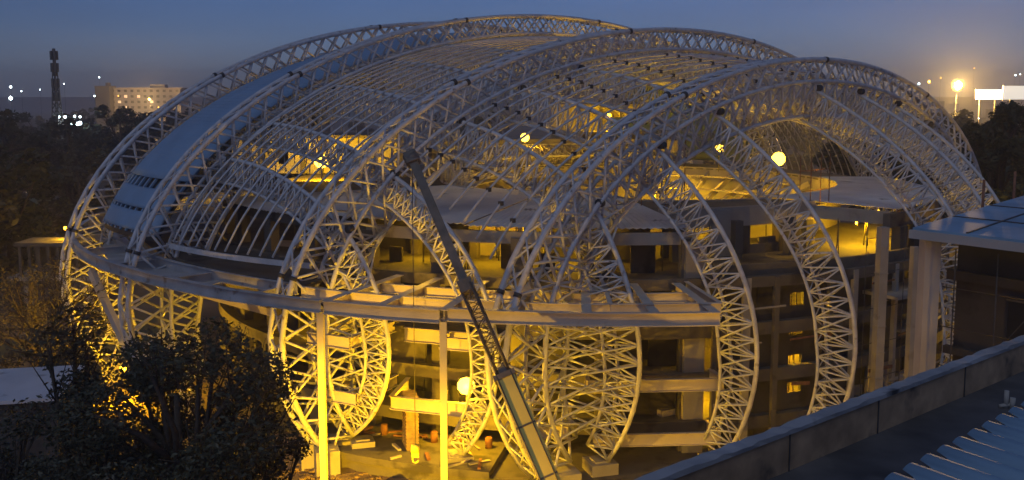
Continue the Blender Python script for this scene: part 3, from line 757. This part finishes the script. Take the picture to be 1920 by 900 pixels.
latt(k1, k2, .78, .035, 'lattice_section', 12)
mb = MB()
mb.bar(k2 - bd * .3, tip, .62, .5, up=(0, -1, .4)); mb.build('boom_extension', 'craned', CR)
mb = MB(); mb.bar(k2 - bd * .5, k2 + bd * .4, 1.0, .9, up=(0, -1, .4)); mb.build('boom_joint', 'craned', CR); mb = MB(); mb.bar(tip - bd * .4, tip + bd * .5, .9, .9, up=(0, -1, .4)); mb.build('boom_head', 'craned', CR); mb = MB(); mb.tube(tip - bs * .5, tip + bs * .5, .5, 12); mb.build('sheave', 'craned', CR)
hz = 3.9; mb = MB(); mb.tube(tip + V((0, 0, -.3)), V((tip.x, tip.y, hz + 1)), .03, 5); mb.build('hoist_cable', 'black', CR)
mb = MB(); c_ = V((tip.x, tip.y, hz)); mb.box(c_ + V((0, 0, .6)), (.55, .35, .9)); mb.tube(c_ + V((-.3, 0, .8)), c_ + V((.3, 0, .8)), .33, 12)
mb.sweep([c_ + V((.22 * sin(t), 0, -.15 - .25 * cos(t) + .1)) for t in [-2.6 + .5 * q for q in range(9)]], .07, 6); mb.build('hook_block', 'crane', CR)
mb = MB(); mb.box((5.5, 53.6, 1.6), (2.6, 10, 1.0), .25); mb.build('chassis', 'crane', CR)
mb = MB(); mb.box((4.6, 54.6, 2.9), (2.8, 4.2, 1.6), .25); mb.build('turntable', 'crane', CR)
mb = MB(); mb.box((6.4, 49.6, 2.9), (2.4, 1.8, 1.8), .25); mb.build('cab', 'crane', CR)
for k in range(4):
    for s_ in (-1, 1):
        c_ = V((5.5, 53.6, .6)); q = V((s_ * 1.15 * cos(.25) - (-3.6 + 2.4 * k) * sin(.25), s_ * 1.15 * sin(.25) + (-3.6 + 2.4 * k) * cos(.25), 0)); ax = V((cos(.25), sin(.25), 0))
        mb = MB(); mb.tube(c_ + q - ax * .22, c_ + q + ax * .22, .6, 16); mb.build('wheel', 'black', CR)

# ------------------------------------------------------------------ lamps
def lamp(x, y, z, power, lab, foot=0.0, size=.28, m=None, c=SODIUM, pole=True, rad=.35, spot=None, name='flood_lamp', arm=None, grp='yellow sodium work lamps', aim=(0, -1, 0), light=True):
    e = empty(name, (x, y, foot), lab, 'lamp', grp)
    mb = MB(); mb.tube((x, y + .35, foot), (x, y + .35, z + .1), .07 if y < 200 else .05, 6); mb.build('pole', 'black', e)
    mb = MB(); mb.box((x, y + .28, z), (size * 1.7, .16, size * 1.5)); hd = mb.build('lamp_head', 'black', e)
    mb = MB(); n = 10; P_ = []
    for a_ in range(1, n // 2): 
        t = pi * a_ / (n // 2); P_.append([V((x + size * sin(t) * cos(q * 2 * pi / n), y + size * .5 * sin(t) * sin(q * 2 * pi / n), z + size * cos(t))) for q in range(n + 1)])
    mb.grid([[V((x, y, z + size))] * (n + 1)] + P_ + [[V((x, y, z - size))] * (n + 1)], True); mb.build('bulb', m or E_SOD, hd)
    if light:
        l = bpy.data.lights.new('lamp_light', 'SPOT' if spot else 'POINT'); l.energy = power; l.color = c; l.shadow_soft_size = rad
        if spot: l.spot_size = R(spot[0]); l.spot_blend = .35
        lo = bpy.data.objects.new('lamp_light', l); col.objects.link(lo); lo.location = (x, y - size * .5 - rad - .05, z)
        if spot: lo.location = (x, y + .9, z); lo.rotation_euler = (R(90 + spot[1]), 0, R(spot[2]))
    return e
lamp(-3.75, 78, 7.2, 6500, 'big dazzling yellow lamp low beside the right post', 1.9, .75)
lamp(-23.8, 122, 22.6, 14000, 'bright yellow lamp seen through the left purlins before the upper storey', 20, .9, spot=(140, -25, 12))
lamp(1.9, 145, 24.5, 3000, 'bright yellow lamp near the dome centre at the far beam', 20, .65, spot=(150, -35, 180))
lamp(29.2, 138, 23.2, 4000, 'smaller yellow lamp just left of the brightest opening lamp', 20, .65, spot=(150, -35, 120))
lamp(30.2, 111, 23.6, 16000, 'dazzling yellow lamp on the roof beside the round opening', 20, .8, spot=(150, -30, 47))
lamp(15.5, 157, 27.5, 2500, 'yellow lamp inside the rear pavilion', 25, .3)
lamp(23.5, 82.5, 7.0, 300, 'small yellow lamp glowing low in the stair windows', 0, .2)
lamp(-12.5, 61, 3.2, 30000, 'second site floodlight low on the bare earth close to the left post', 0, .35, spot=(118, -2, -14), rad=.12)
lamp(-8.0, 49.5, 4.3, 13000, 'site floodlight standing low in front of the ring beam, out in the yard', 0, .4, spot=(112, -3, -22), rad=.15)
lamp(-39.5, 97, 3.2, 12000, 'yellow lamp hidden behind the left trees by the leftmost lattice leg', 0, .35)
lamp(-57, 96, 3, 6000, 'yellow yard lamp low among the trees at the far left', 0, .3)
# interior work lights hanging in the storeys (lit rooms of the building)
def inner(x, y, z, p, n=[0]):
    n[0] += 1; e = empty('work_light', (x, y, z), 'bare yellow work light inside the round building, number %s of its string' % ['one','two','three','four','five','six','seven','eight','nine','ten','eleven','twelve','thirteen','fourteen','fifteen','sixteen','seventeen','eighteen','nineteen','twenty','twenty-one','twenty-two','twenty-three','twenty-four','twenty-five','twenty-six','twenty-seven','twenty-eight','twenty-nine','thirty','thirty-one','thirty-two'][n[0] - 1], 'work light', 'work lights inside the building')
    mb = MB(); mb.tube((x, y, z - .12), (x, y, z + .12), .1, 8); mb.build('bulb', E_SOD, e)
    mb = MB(); mb.tube((x, y, z + .12), (x, y, z + .5), .02, 4); mb.build('cord', 'black', e)
    l = bpy.data.lights.new('work_light', 'POINT'); l.energy = p * 2.2; l.color = SODIUM; l.shadow_soft_size = .2
    lo = bpy.data.objects.new('work_light', l); col.objects.link(lo); lo.location = (x, y - .35, z - .1)
for t, r, z, p in ((-27, 37, 18.6, 500), (-16, 37, 18.7, 600), (-5, 36, 18.7, 500), (16, 29, 18.9, 600), (24, 30, 18.9, 600), (21.1, 39, 13.2, 1600), (21.1, 39, 10.4, 1800), (21.1, 39, 7.0, 1800), (21.1, 39, 3.2, 1600),
                   (45, 36, 18.3, 1300), (53, 36, 18.3, 1000), (63, 35, 18.3, 500), (10, 38, 6.5, 1500), (13.5, 38, 14.4, 500), (28, 39, 6.6, 600), (35, 39, 14.6, 700), (27, 39, 2.6, 500), (33, 39, 10.4, 500), (48, 38, 13, 500), (-20, 36, 10.5, 300), (-42, 39, 10.6, 300), (-60, 38, 10, 300)):
    q = PT(r, t, z); inner(q.x, q.y, q.z, p)
for x, y, z, p in ((16, 116, 14, 2400), (26, 130, 15, 3200), (4, 128, 14, 1500), (33, 120, 15, 2000), (22, 140, 16, 1800)): inner(x, y, z, p)

# ------------------------------------------------------------------ ground
mb = MB(); mb.grid([[(-5000, -200, 0), (5000, -200, 0)], [(-5000, 8000, 0), (5000, 8000, 0)]]); o_ = mb.build('ground', 'ground'); tag(o_, kind='structure')
rows = []
for j in range(61):
    row = []
    for k in range(61):
        x = -45 + 90 * k / 60; y = 42 + 45 * j / 60
        edge = min(1, min(j, k, 60 - j, 60 - k) / 4)
        row.append((x, y, .02 + edge * (.15 + .22 * sin(x * .9 + y * .5) * sin(y * .7 - x * .3) + random.uniform(0, .18))))
    rows.append(row)
mb = MB(); mb.grid(rows, True); o_ = mb.build('site_ground', 'dirt'); tag(o_, kind='structure')
mb = MB()
for k in range(2600):
    a_ = random.uniform(-32, 10); r = random.uniform(48.5, 60) ; p = PT(r, a_, .3); s_ = random.uniform(.08, .38)
    mb.box(p, (s_ * 1.5, s_, s_ * .7), random.uniform(0, 3))
o_ = mb.build('rubble', 'dirt'); tag(o_, 'broken stones and rubble scattered on the bare earth below the ring', 'rubble', kind='stuff')
for k, (t, r) in enumerate(((-20.5, 52), (-16.5, 52.5), (-10.0, 51.5))):
    mb = MB(); p = PT(r, t, 0); rows = []
    for j in range(7):
        rows.append([V((p.x + (1 - j / 6) * 2.0 * cos(q * .4) * random.uniform(.85, 1.1), p.y + (1 - j / 6) * 1.6 * sin(q * .4) * random.uniform(.85, 1.1), .1 + 1.2 * (j / 6) ** .8)) for q in range(17)])
    for rw in rows: rw[-1] = rw[0]
    mb.grid(rows, True); o_ = mb.build('earth_pile', 'dirt'); tag(o_, ['heap of earth left of the hanging crane hook', 'heap of earth below the hanging crane hook', 'heap of earth beside the right post'][k], 'earth pile', 'earth heaps below the ring')
# rooftop/low shed bottom left
e = empty('low_shed', (-39, 72, 0), 'low flat-roofed shed with blue-grey roof at the left edge below the trees', 'shed')
mb = MB(); mb.box((-39.5, 72, 9.0), (12, 9, .25), .2); mb.build('roof', 'sheet', e); mb = MB(); mb.box((-39.5, 72, 4.42), (11.4, 8.4, 8.84), .2); mb.build('wall', 'concd', e)

# ------------------------------------------------------------------ trees
random.seed(7)
def leafcloud(n, blobs, size, jit=.6, flat=.5):
    mb = MB(); tot = sum(b[3] ** 2 for b in blobs)
    for bx, by, bz, br in blobs:
        for _ in range(int(n * br ** 2 / tot)):
            d = V((random.gauss(0, 1), random.gauss(0, 1), random.gauss(0, 1))).normalized(); r = br * random.uniform(.35, 1.0) ** .5 * random.uniform(.8, 1.12)
            c = V((bx, by, bz)) + V((d.x * r, d.y * r, d.z * r * .85))
            u = V((random.gauss(0, 1), random.gauss(0, 1), random.gauss(0, .6))).normalized(); v = u.cross(V((random.gauss(0, 1), random.gauss(0, 1), random.gauss(0, 1)))).normalized()
            s_ = size * random.uniform(.5, 1.3); k = len(mb.v)
            mb.v += [c - u * s_, c + v * s_ * .45, c + u * s_, c - v * s_ * .45]; mb.f.append((k, k + 1, k + 2, k + 3)); mb.sm.append(False)
    return mb
def blobs(h, rad, n, z0, zr):
    out = []
    for _ in range(n):
        a_ = random.uniform(0, 2 * pi); r = rad * sqrt(random.random()) * .8; z = z0 + random.random() * zr * (1 - .45 * (r / rad) ** 2)
        out.append((r * cos(a_), r * sin(a_), z, rad * random.uniform(.14, .30)))
    return out
def tree(x, y, h, rad, nl, size, m, lab, cat='tree', grp=None, nb=26, bare=0, z0=None):
    e = empty('broadleaf_tree', (x, y, 0), lab, cat, grp)
    z0 = h * .35 if z0 is None else z0
    bl = blobs(h, rad, nb, z0, h - z0 - rad * .15)
    mb = MB(); mb.sweep([V((x, y, 0)), V((x + .1, y, h * .2)), V((x - .1, y + .1, h * .45)), V((x, y, h * .75))], [h * .03, h * .022, h * .017, h * .006], 8)
    for bx, by, bz, br in bl:
        st = V((x, y, random.uniform(h * .2, min(bz, h * .6)))); en = V((x + bx, y + by, bz)); md = st.lerp(en, .5) + V((random.uniform(-.5, .5), random.uniform(-.5, .5), .4))
        mb.sweep([st, md, en], [h * .011, h * .007, h * .003], 5)
        for _ in range(5 + bare):
            d = V((random.gauss(0, 1), random.gauss(0, 1), random.gauss(.3, .8))).normalized() * br * random.uniform(.7, 1.5); mb.tube(md.lerp(en, random.random()), en + d, h * .0022, 4, h * .001)
    mb.build('trunk', 'bark', e)
    if nl: 
        lm = leafcloud(nl, bl, size); lm.v = [p + V((x, y, 0)) for p in lm.v]; lm.build('crown', m, e)
    return e
tree(-16.2, 46, 22.0, 6.8, 30000, .15, 'leaf', 'large dark leafy tree in the foreground, left of the lit lattice leg', nb=60, z0=3)
tree(-21.8, 49, 21.0, 6.4, 24000, .15, 'leaf', 'dark leafy tree in front of the leftmost arch leg', nb=50, z0=3)
tree(-13.9, 50, 18.0, 3.6, 8000, .14, 'leaf', 'smaller dark tree whose twigs touch the lit lattice leg', nb=24, z0=3)
tree(-11.6, 41, 16.5, 4.6, 15000, .13, 'leaf', 'dark tree at the bottom edge right of the largest tree', nb=44, z0=3)
tree(-18.0, 40, 17.5, 4.8, 14000, .13, 'leaf', 'dark tree crown at the bottom edge below the largest tree', nb=40, z0=2)
tree(-25.0, 45, 18.0, 4.6, 12000, .14, 'leaf', 'dark leafy tree at the far left bottom, before the low shed roof', nb=44, z0=3)
tree(-44, 92, 16, 7, 2600, .16, 'leaf3', 'sparse thin-leaved tree backlit by yellow light left of the dome', nb=26, bare=5)
tree(-52, 104, 15, 6.5, 2600, .18, 'leaf3', 'sparse twiggy tree lit amber at the left edge', nb=26, bare=4)
tree(-38, 82, 9.5, 4.5, 5000, .16, 'leaf', 'low leafy tree glowing yellow under the ring beam at left', nb=22)
tree(-47, 84, 9, 4.5, 5000, .18, 'leaf3', 'low amber-lit bush tree at the far left', nb=20)
tree(66.0, 132, 33, 7.0, 16000, .42, 'leaf2', 'tall dark tree at the right edge rising before the lit signs', nb=60, z0=6)
tree(63, 118, 25, 8, 7000, .4, 'leaf2', 'broad dark tree in front of the tall tree at the right edge', nb=26, z0=3)
def far_tree_proto(h, rad, m, seed):
    random.seed(seed); return tree(0, 0, h, rad, 2600, .75, m, 'x', 'tree', None, nb=16, z0=h * .2)
protos = [far_tree_proto(22, 9.5, 'leaf2', 3), far_tree_proto(25, 11.5, 'leaf2', 4), far_tree_proto(18, 10, 'leaf', 5)]
random.seed(11); first = [True] * 3
spots = []
for k in range(34): spots.append((random.uniform(-125, -46), random.uniform(150, 330)))
for k in range(16): spots.append((random.uniform(-95, -62), random.uniform(118, 160)))
for k in range(26): spots.append((random.uniform(72, 190), random.uniform(140, 380)))
for k in range(26): spots.append((random.uniform(-300, 300), random.uniform(330, 700)))
for k in range(26): spots.append((random.uniform(-215, -90), random.uniform(330, 420)))
for k in range(10): spots.append((random.uniform(-30, 60), random.uniform(190, 260)))
for k in range(22): spots.append((random.uniform(95, 150), random.uniform(215, 300)))
spots = [q for q in spots if not (-.22 < q[0] / q[1] < .36 and q[1] < 330) and not (abs(q[0] + 66) < 16 and q[1] < 160)]
spots.sort(key=lambda q: q[0] / q[1]); cnt = {}
for k, (x, y) in enumerate(spots):
    j = k % 3
    o_ = protos[j] if first[j] else copy_tree(protos[j]); first[j] = False
    o_.location = (x, y, 0); o_.rotation_euler[2] = random.uniform(0, 6); sc_ = random.uniform(.95, 1.2) * (.8 if y > 500 else 1); o_.scale = (sc_,) * 3
    side = 'left' if x / y < -.15 else ('right' if x / y > .3 else 'far'); dist = 'near' if y < 330 else 'distant'
    cnt[(side, dist)] = cnt.get((side, dist), 0) + 1
    o_['label'] = '%s dark rounded tree, %s from the left in the belt %s' % (dist, nth(cnt[(side, dist)]), {'left': 'left of the dome', 'right': 'right of the dome', 'far': 'behind the dome'}[side]); o_['group'] = 'dim trees beyond the dome'; o_['category'] = 'tree'

# ------------------------------------------------------------------ far city
def building(x, y, w_, d, h, m, lab, grp=None, win=0, roof=None, lit=0):
    e = empty('city_building', (x, y, 0), lab, 'building', grp)
    mb = MB(); mb.box((x, y, h / 2), (w_, d, h)); mb.build('wall', m, e)
    mb = MB(); mb.box((x, y, h + .25), (w_ * 1.03, d * 1.03, .5)); mb.box((x + w_ * .2, y, h + 1.5), (w_ * .18, d * .4, 2.0)); mb.build('roof', roof or m, e)
    nf = max(1, int(h / 3.4)); nw = max(2, int(w_ / 4))
    for f in range(nf):
        for q in range(nw):
            
            li = random.random() < lit
            if not li and (not win or f * 3.4 < h - 20): continue
            mb = MB(); mb.box((x - w_ / 2 + (q + .5) * w_ / nw, y - d / 2 - .02, 1.9 + f * 3.4), (w_ / nw * .45, .1, 1.5)); mb.build('lit_window' if li else 'window', E_WARM if li else M['glassd'], e)
    return e
random.seed(5)
building(-232, 620, 52, 14, 34, 'cityw', 'long pale multi-storey building with tiny lights on the left skyline', lit=.08, win=1)
building(-105, 480, 30, 12, 23, 'city', 'brownish block partly hidden behind the farthest arch', lit=.05)
building(-252, 612, 9, 10, 35, 'city', 'narrow darker tower at the left end of the long pale building', lit=.03)
building(-155, 300, 22, 9, 9, 'city', 'low building with red roof strip among the left trees', roof='tarred', lit=.2)
building(-105, 205, 10, 7, 6, 'cityw', 'small pale house by the dark trees below the mast', lit=.2)
pos = []
for k in range(44):
    y = random.uniform(450, 1500); x = random.uniform(-.54, .54) * y; pos.append((x, y))
pos.sort(key=lambda q: q[0] / q[1]); kl = kr = 0
for x, y in pos:
    if -.24 < x / y < .36: continue          # wholly behind the dome
    if x < 0: kl += 1; lab = 'dim hazy city building, %s from the left edge of the left skyline' % nth(kl)
    else: kr += 1; lab = 'dim hazy city building, %s from the dome on the right skyline' % nth(kr)
    building(x, y, random.uniform(12, 34), 10, random.uniform(7, 17) * (1 + y / 4000), random.choice(['city', 'cityw', 'city']), lab, 'dim city buildings on the skyline', lit=.05)
# small lit structure at left
e = empty('open_shelter', (-66, 142, 0), 'small concrete frame shelter glowing amber inside at the left edge', 'shelter')
mb = MB(); mb.box((-66, 142, 9.4), (11, 6, .5)); mb.build('roof', 'conc', e)
mb = MB()
for k in range(8): mb = MB(); mb.box((-70.8 + 1.37 * k, 139.4, 7.0), (.4, .4, 4.6)); mb.build('column', 'conc', e)
mb = MB(); mb.box((-66, 144.8, 7), (10.6, .3, 4.6)); mb.build('wall', 'conc', e)
mb = MB(); mb.box((-66, 142, 4.5), (13, 7, .5)); mb.box((-70, 140, 2.1), (1.2, 1.2, 4.3)); mb.box((-61.5, 140, 2.1), (1.2, 1.2, 4.3)); mb.build('base_slab', 'concl', e)
lamp(-66, 143.5, 11.2, 1800, 'amber strip lamp on top of the small left shelter', 9.6, .25)
lamp(-93, 176, 17, 150, 'cool white lamp at the very left edge beside the shelter', 0, .5, E_COOL, c=(.7, .95, 1))
# mast
MT = empty('telecom_mast', (-134, 290, 0), 'tall lattice telecom mast with panel antennas left of the dome', 'mast')
mb = MB(); Q = []
for a_ in range(4):
    A = []
    for k in range(17):
        h = 38 * k / 16; r = 2.2 * (1 - k / 16) + .6; A.append(V((-134 + r * cos(a_ * pi / 2 + .6), 290 + r * sin(a_ * pi / 2 + .6), h)))
    Q.append(A); mb.sweep(A, .16, 5)
for a_ in range(4): face(mb, Q[a_], Q[(a_ + 1) % 4], .09, 'x')
mb.build('lattice', 'black', MT)
mb = MB(); mb.tube((-134, 290, 36), (-134, 290, 44), .5, 8); mb.build('top_pole', 'city', MT)
for z in (30, 34, 38.5, 42):
    for a_ in range(6): mb = MB(); mb.box((-134 + .9 * cos(a_ * 1.05), 290 + .9 * sin(a_ * 1.05), z), (.5, .5, 2.6), a_ * 1.05); mb.build('antenna_panel', 'city', MT)
# city lamps
def far_lamp(px, py, y, size, m, power, c, lab=None, grp='distant city lights', n=[0]):
    if lab is None: n[0] += 1; lab = 'tiny %s distant light, %s in order from the left edge of the photo' % ('orange' if m is E_SODFAR else 'white', nth(n[0]))
    u = (px - 960) / 1837.9; v = -(py - 390) / 1837.9; p = R(6.675); k = y / (cos(p) + v * sin(p)); z = CH + k * (-sin(p) + v * cos(p)); x = u * k
    lamp(x, y, max(z, 3), power, lab, 0, size if size > 1.5 else size * .7, m, c, rad=.5, name='street_lamp', grp=grp, light=power > 0)
for px, py, y, s_, m, pw in sorted(((20, 163, 500, .9, E_COOL, 0), (20, 184, 480, 1.3, E_COOL, 2500), (40, 171, 500, .5, E_COOL, 0), (75, 168, 600, .5, E_COOL, 0), (186, 145, 600, .6, E_COOL, 0), (120, 157, 500, .4, E_COOL, 0),
                         (12, 206, 400, .5, E_COOL, 0), (177, 180, 420, .5, E_COOL, 0), (110, 219, 300, .6, E_COOL, 0), (122, 219, 300, .6, E_COOL, 0), (140, 218, 300, .5, E_COOL, 0), (150, 219, 300, .5, E_COOL, 0), (135, 230, 290, .8, E_COOL, 1500), (150, 231, 290, .8, E_COOL, 0), (145, 232, 292, .7, E_COOL, 0),
                         (297, 201, 380, .4, E_SODFAR, 0), (222, 180, 430, .4, E_SODFAR, 0), (1742, 153, 500, .9, E_SODFAR, 3000), (1723, 157, 480, .7, E_COOL, 0), (1764, 146, 600, .6, E_SODFAR, 0), (1827, 128, 700, .6, E_SODFAR, 0), (1904, 141, 600, .6, E_COOL, 0), (1913, 139, 600, .5, E_COOL, 0), (1835, 222, 300, .2, E_COOL, 0), (280, 186, 585, .6, E_SODFAR, 90000), (1108, 22, 0, 0, None, 0)), key=lambda q: q[0]):  # strong orange light at left is added to brighten the long pale building
    if m: far_lamp(px, py, y, s_, m, pw, (1, .6, .2) if m is E_SODFAR else (.8, .95, 1))
far_lamp(1795, 160, 330, 2.0, E_SOD, 320000, (1, .58, .15), 'dazzling orange lamp glowing in the haze right of the dome', None)
e = empty('lit_billboard', (155, 330, 0), 'glowing white-orange billboard panel right of the orange lamp', 'billboard')
mb = MB(); mb.box((155.5, 322, 30.6), (8.4, .4, 3.2)); mb.build('panel', E_SIGN, e); mb = MB(); mb.tube((153, 322.4, 0), (153, 322.4, 29), .3); mb.build('leg', 'black', e); mb = MB(); mb.tube((158, 322.4, 0), (158, 322.4, 29), .3); mb.build('leg', 'black', e)
e = empty('lit_billboard', (167, 330, 0), 'paler square billboard behind the tall right tree', 'billboard')
mb = MB(); mb.box((163.6, 322, 31.2), (7.0, .4, 4.4)); mb.build('panel', emis('pale_sign', (1, .95, .8), .7), e); mb = MB(); mb.tube((163, 322.4, 0), (163, 322.4, 29), .4); mb.build('leg', 'black', e)
lamp(57, 98, 8, 9000, 'yellow lamp behind the neighbour roof lighting the haze and trees', 0, .4)
lamp(17.5, 61, 5, 5000, 'yellow yard lamp hidden below the parapet, lighting the slender columns', 0, .3)
lamp(25.5, 42.5, 15, 700, 'yellow lamp outside the right edge of view, lighting the neighbour pillar', 0, .25)

# ------------------------------------------------------------------ haze
hm = bpy.data.materials.new('haze'); hm.use_nodes = True; ht = hm.node_tree; ht.nodes.clear()
ho = ht.nodes.new('ShaderNodeOutputMaterial'); pv = ht.nodes.new('ShaderNodeVolumePrincipled')
pv.inputs['Color'].default_value = (.9, .9, .92, 1); pv.inputs['Density'].default_value = .00055; pv.inputs['Anisotropy'].default_value = .3
ht.links.new(pv.outputs[0], ho.inputs['Volume'])
mb = MB(); mb.box((0, 830, 31.5), (2400, 1740, 65)); o_ = mb.build('haze', hm); tag(o_, 'thin evening haze lying over the site and the city', 'haze', kind='stuff')
hm.cycles.homogeneous_volume = True if hasattr(hm.cycles, 'homogeneous_volume') else None
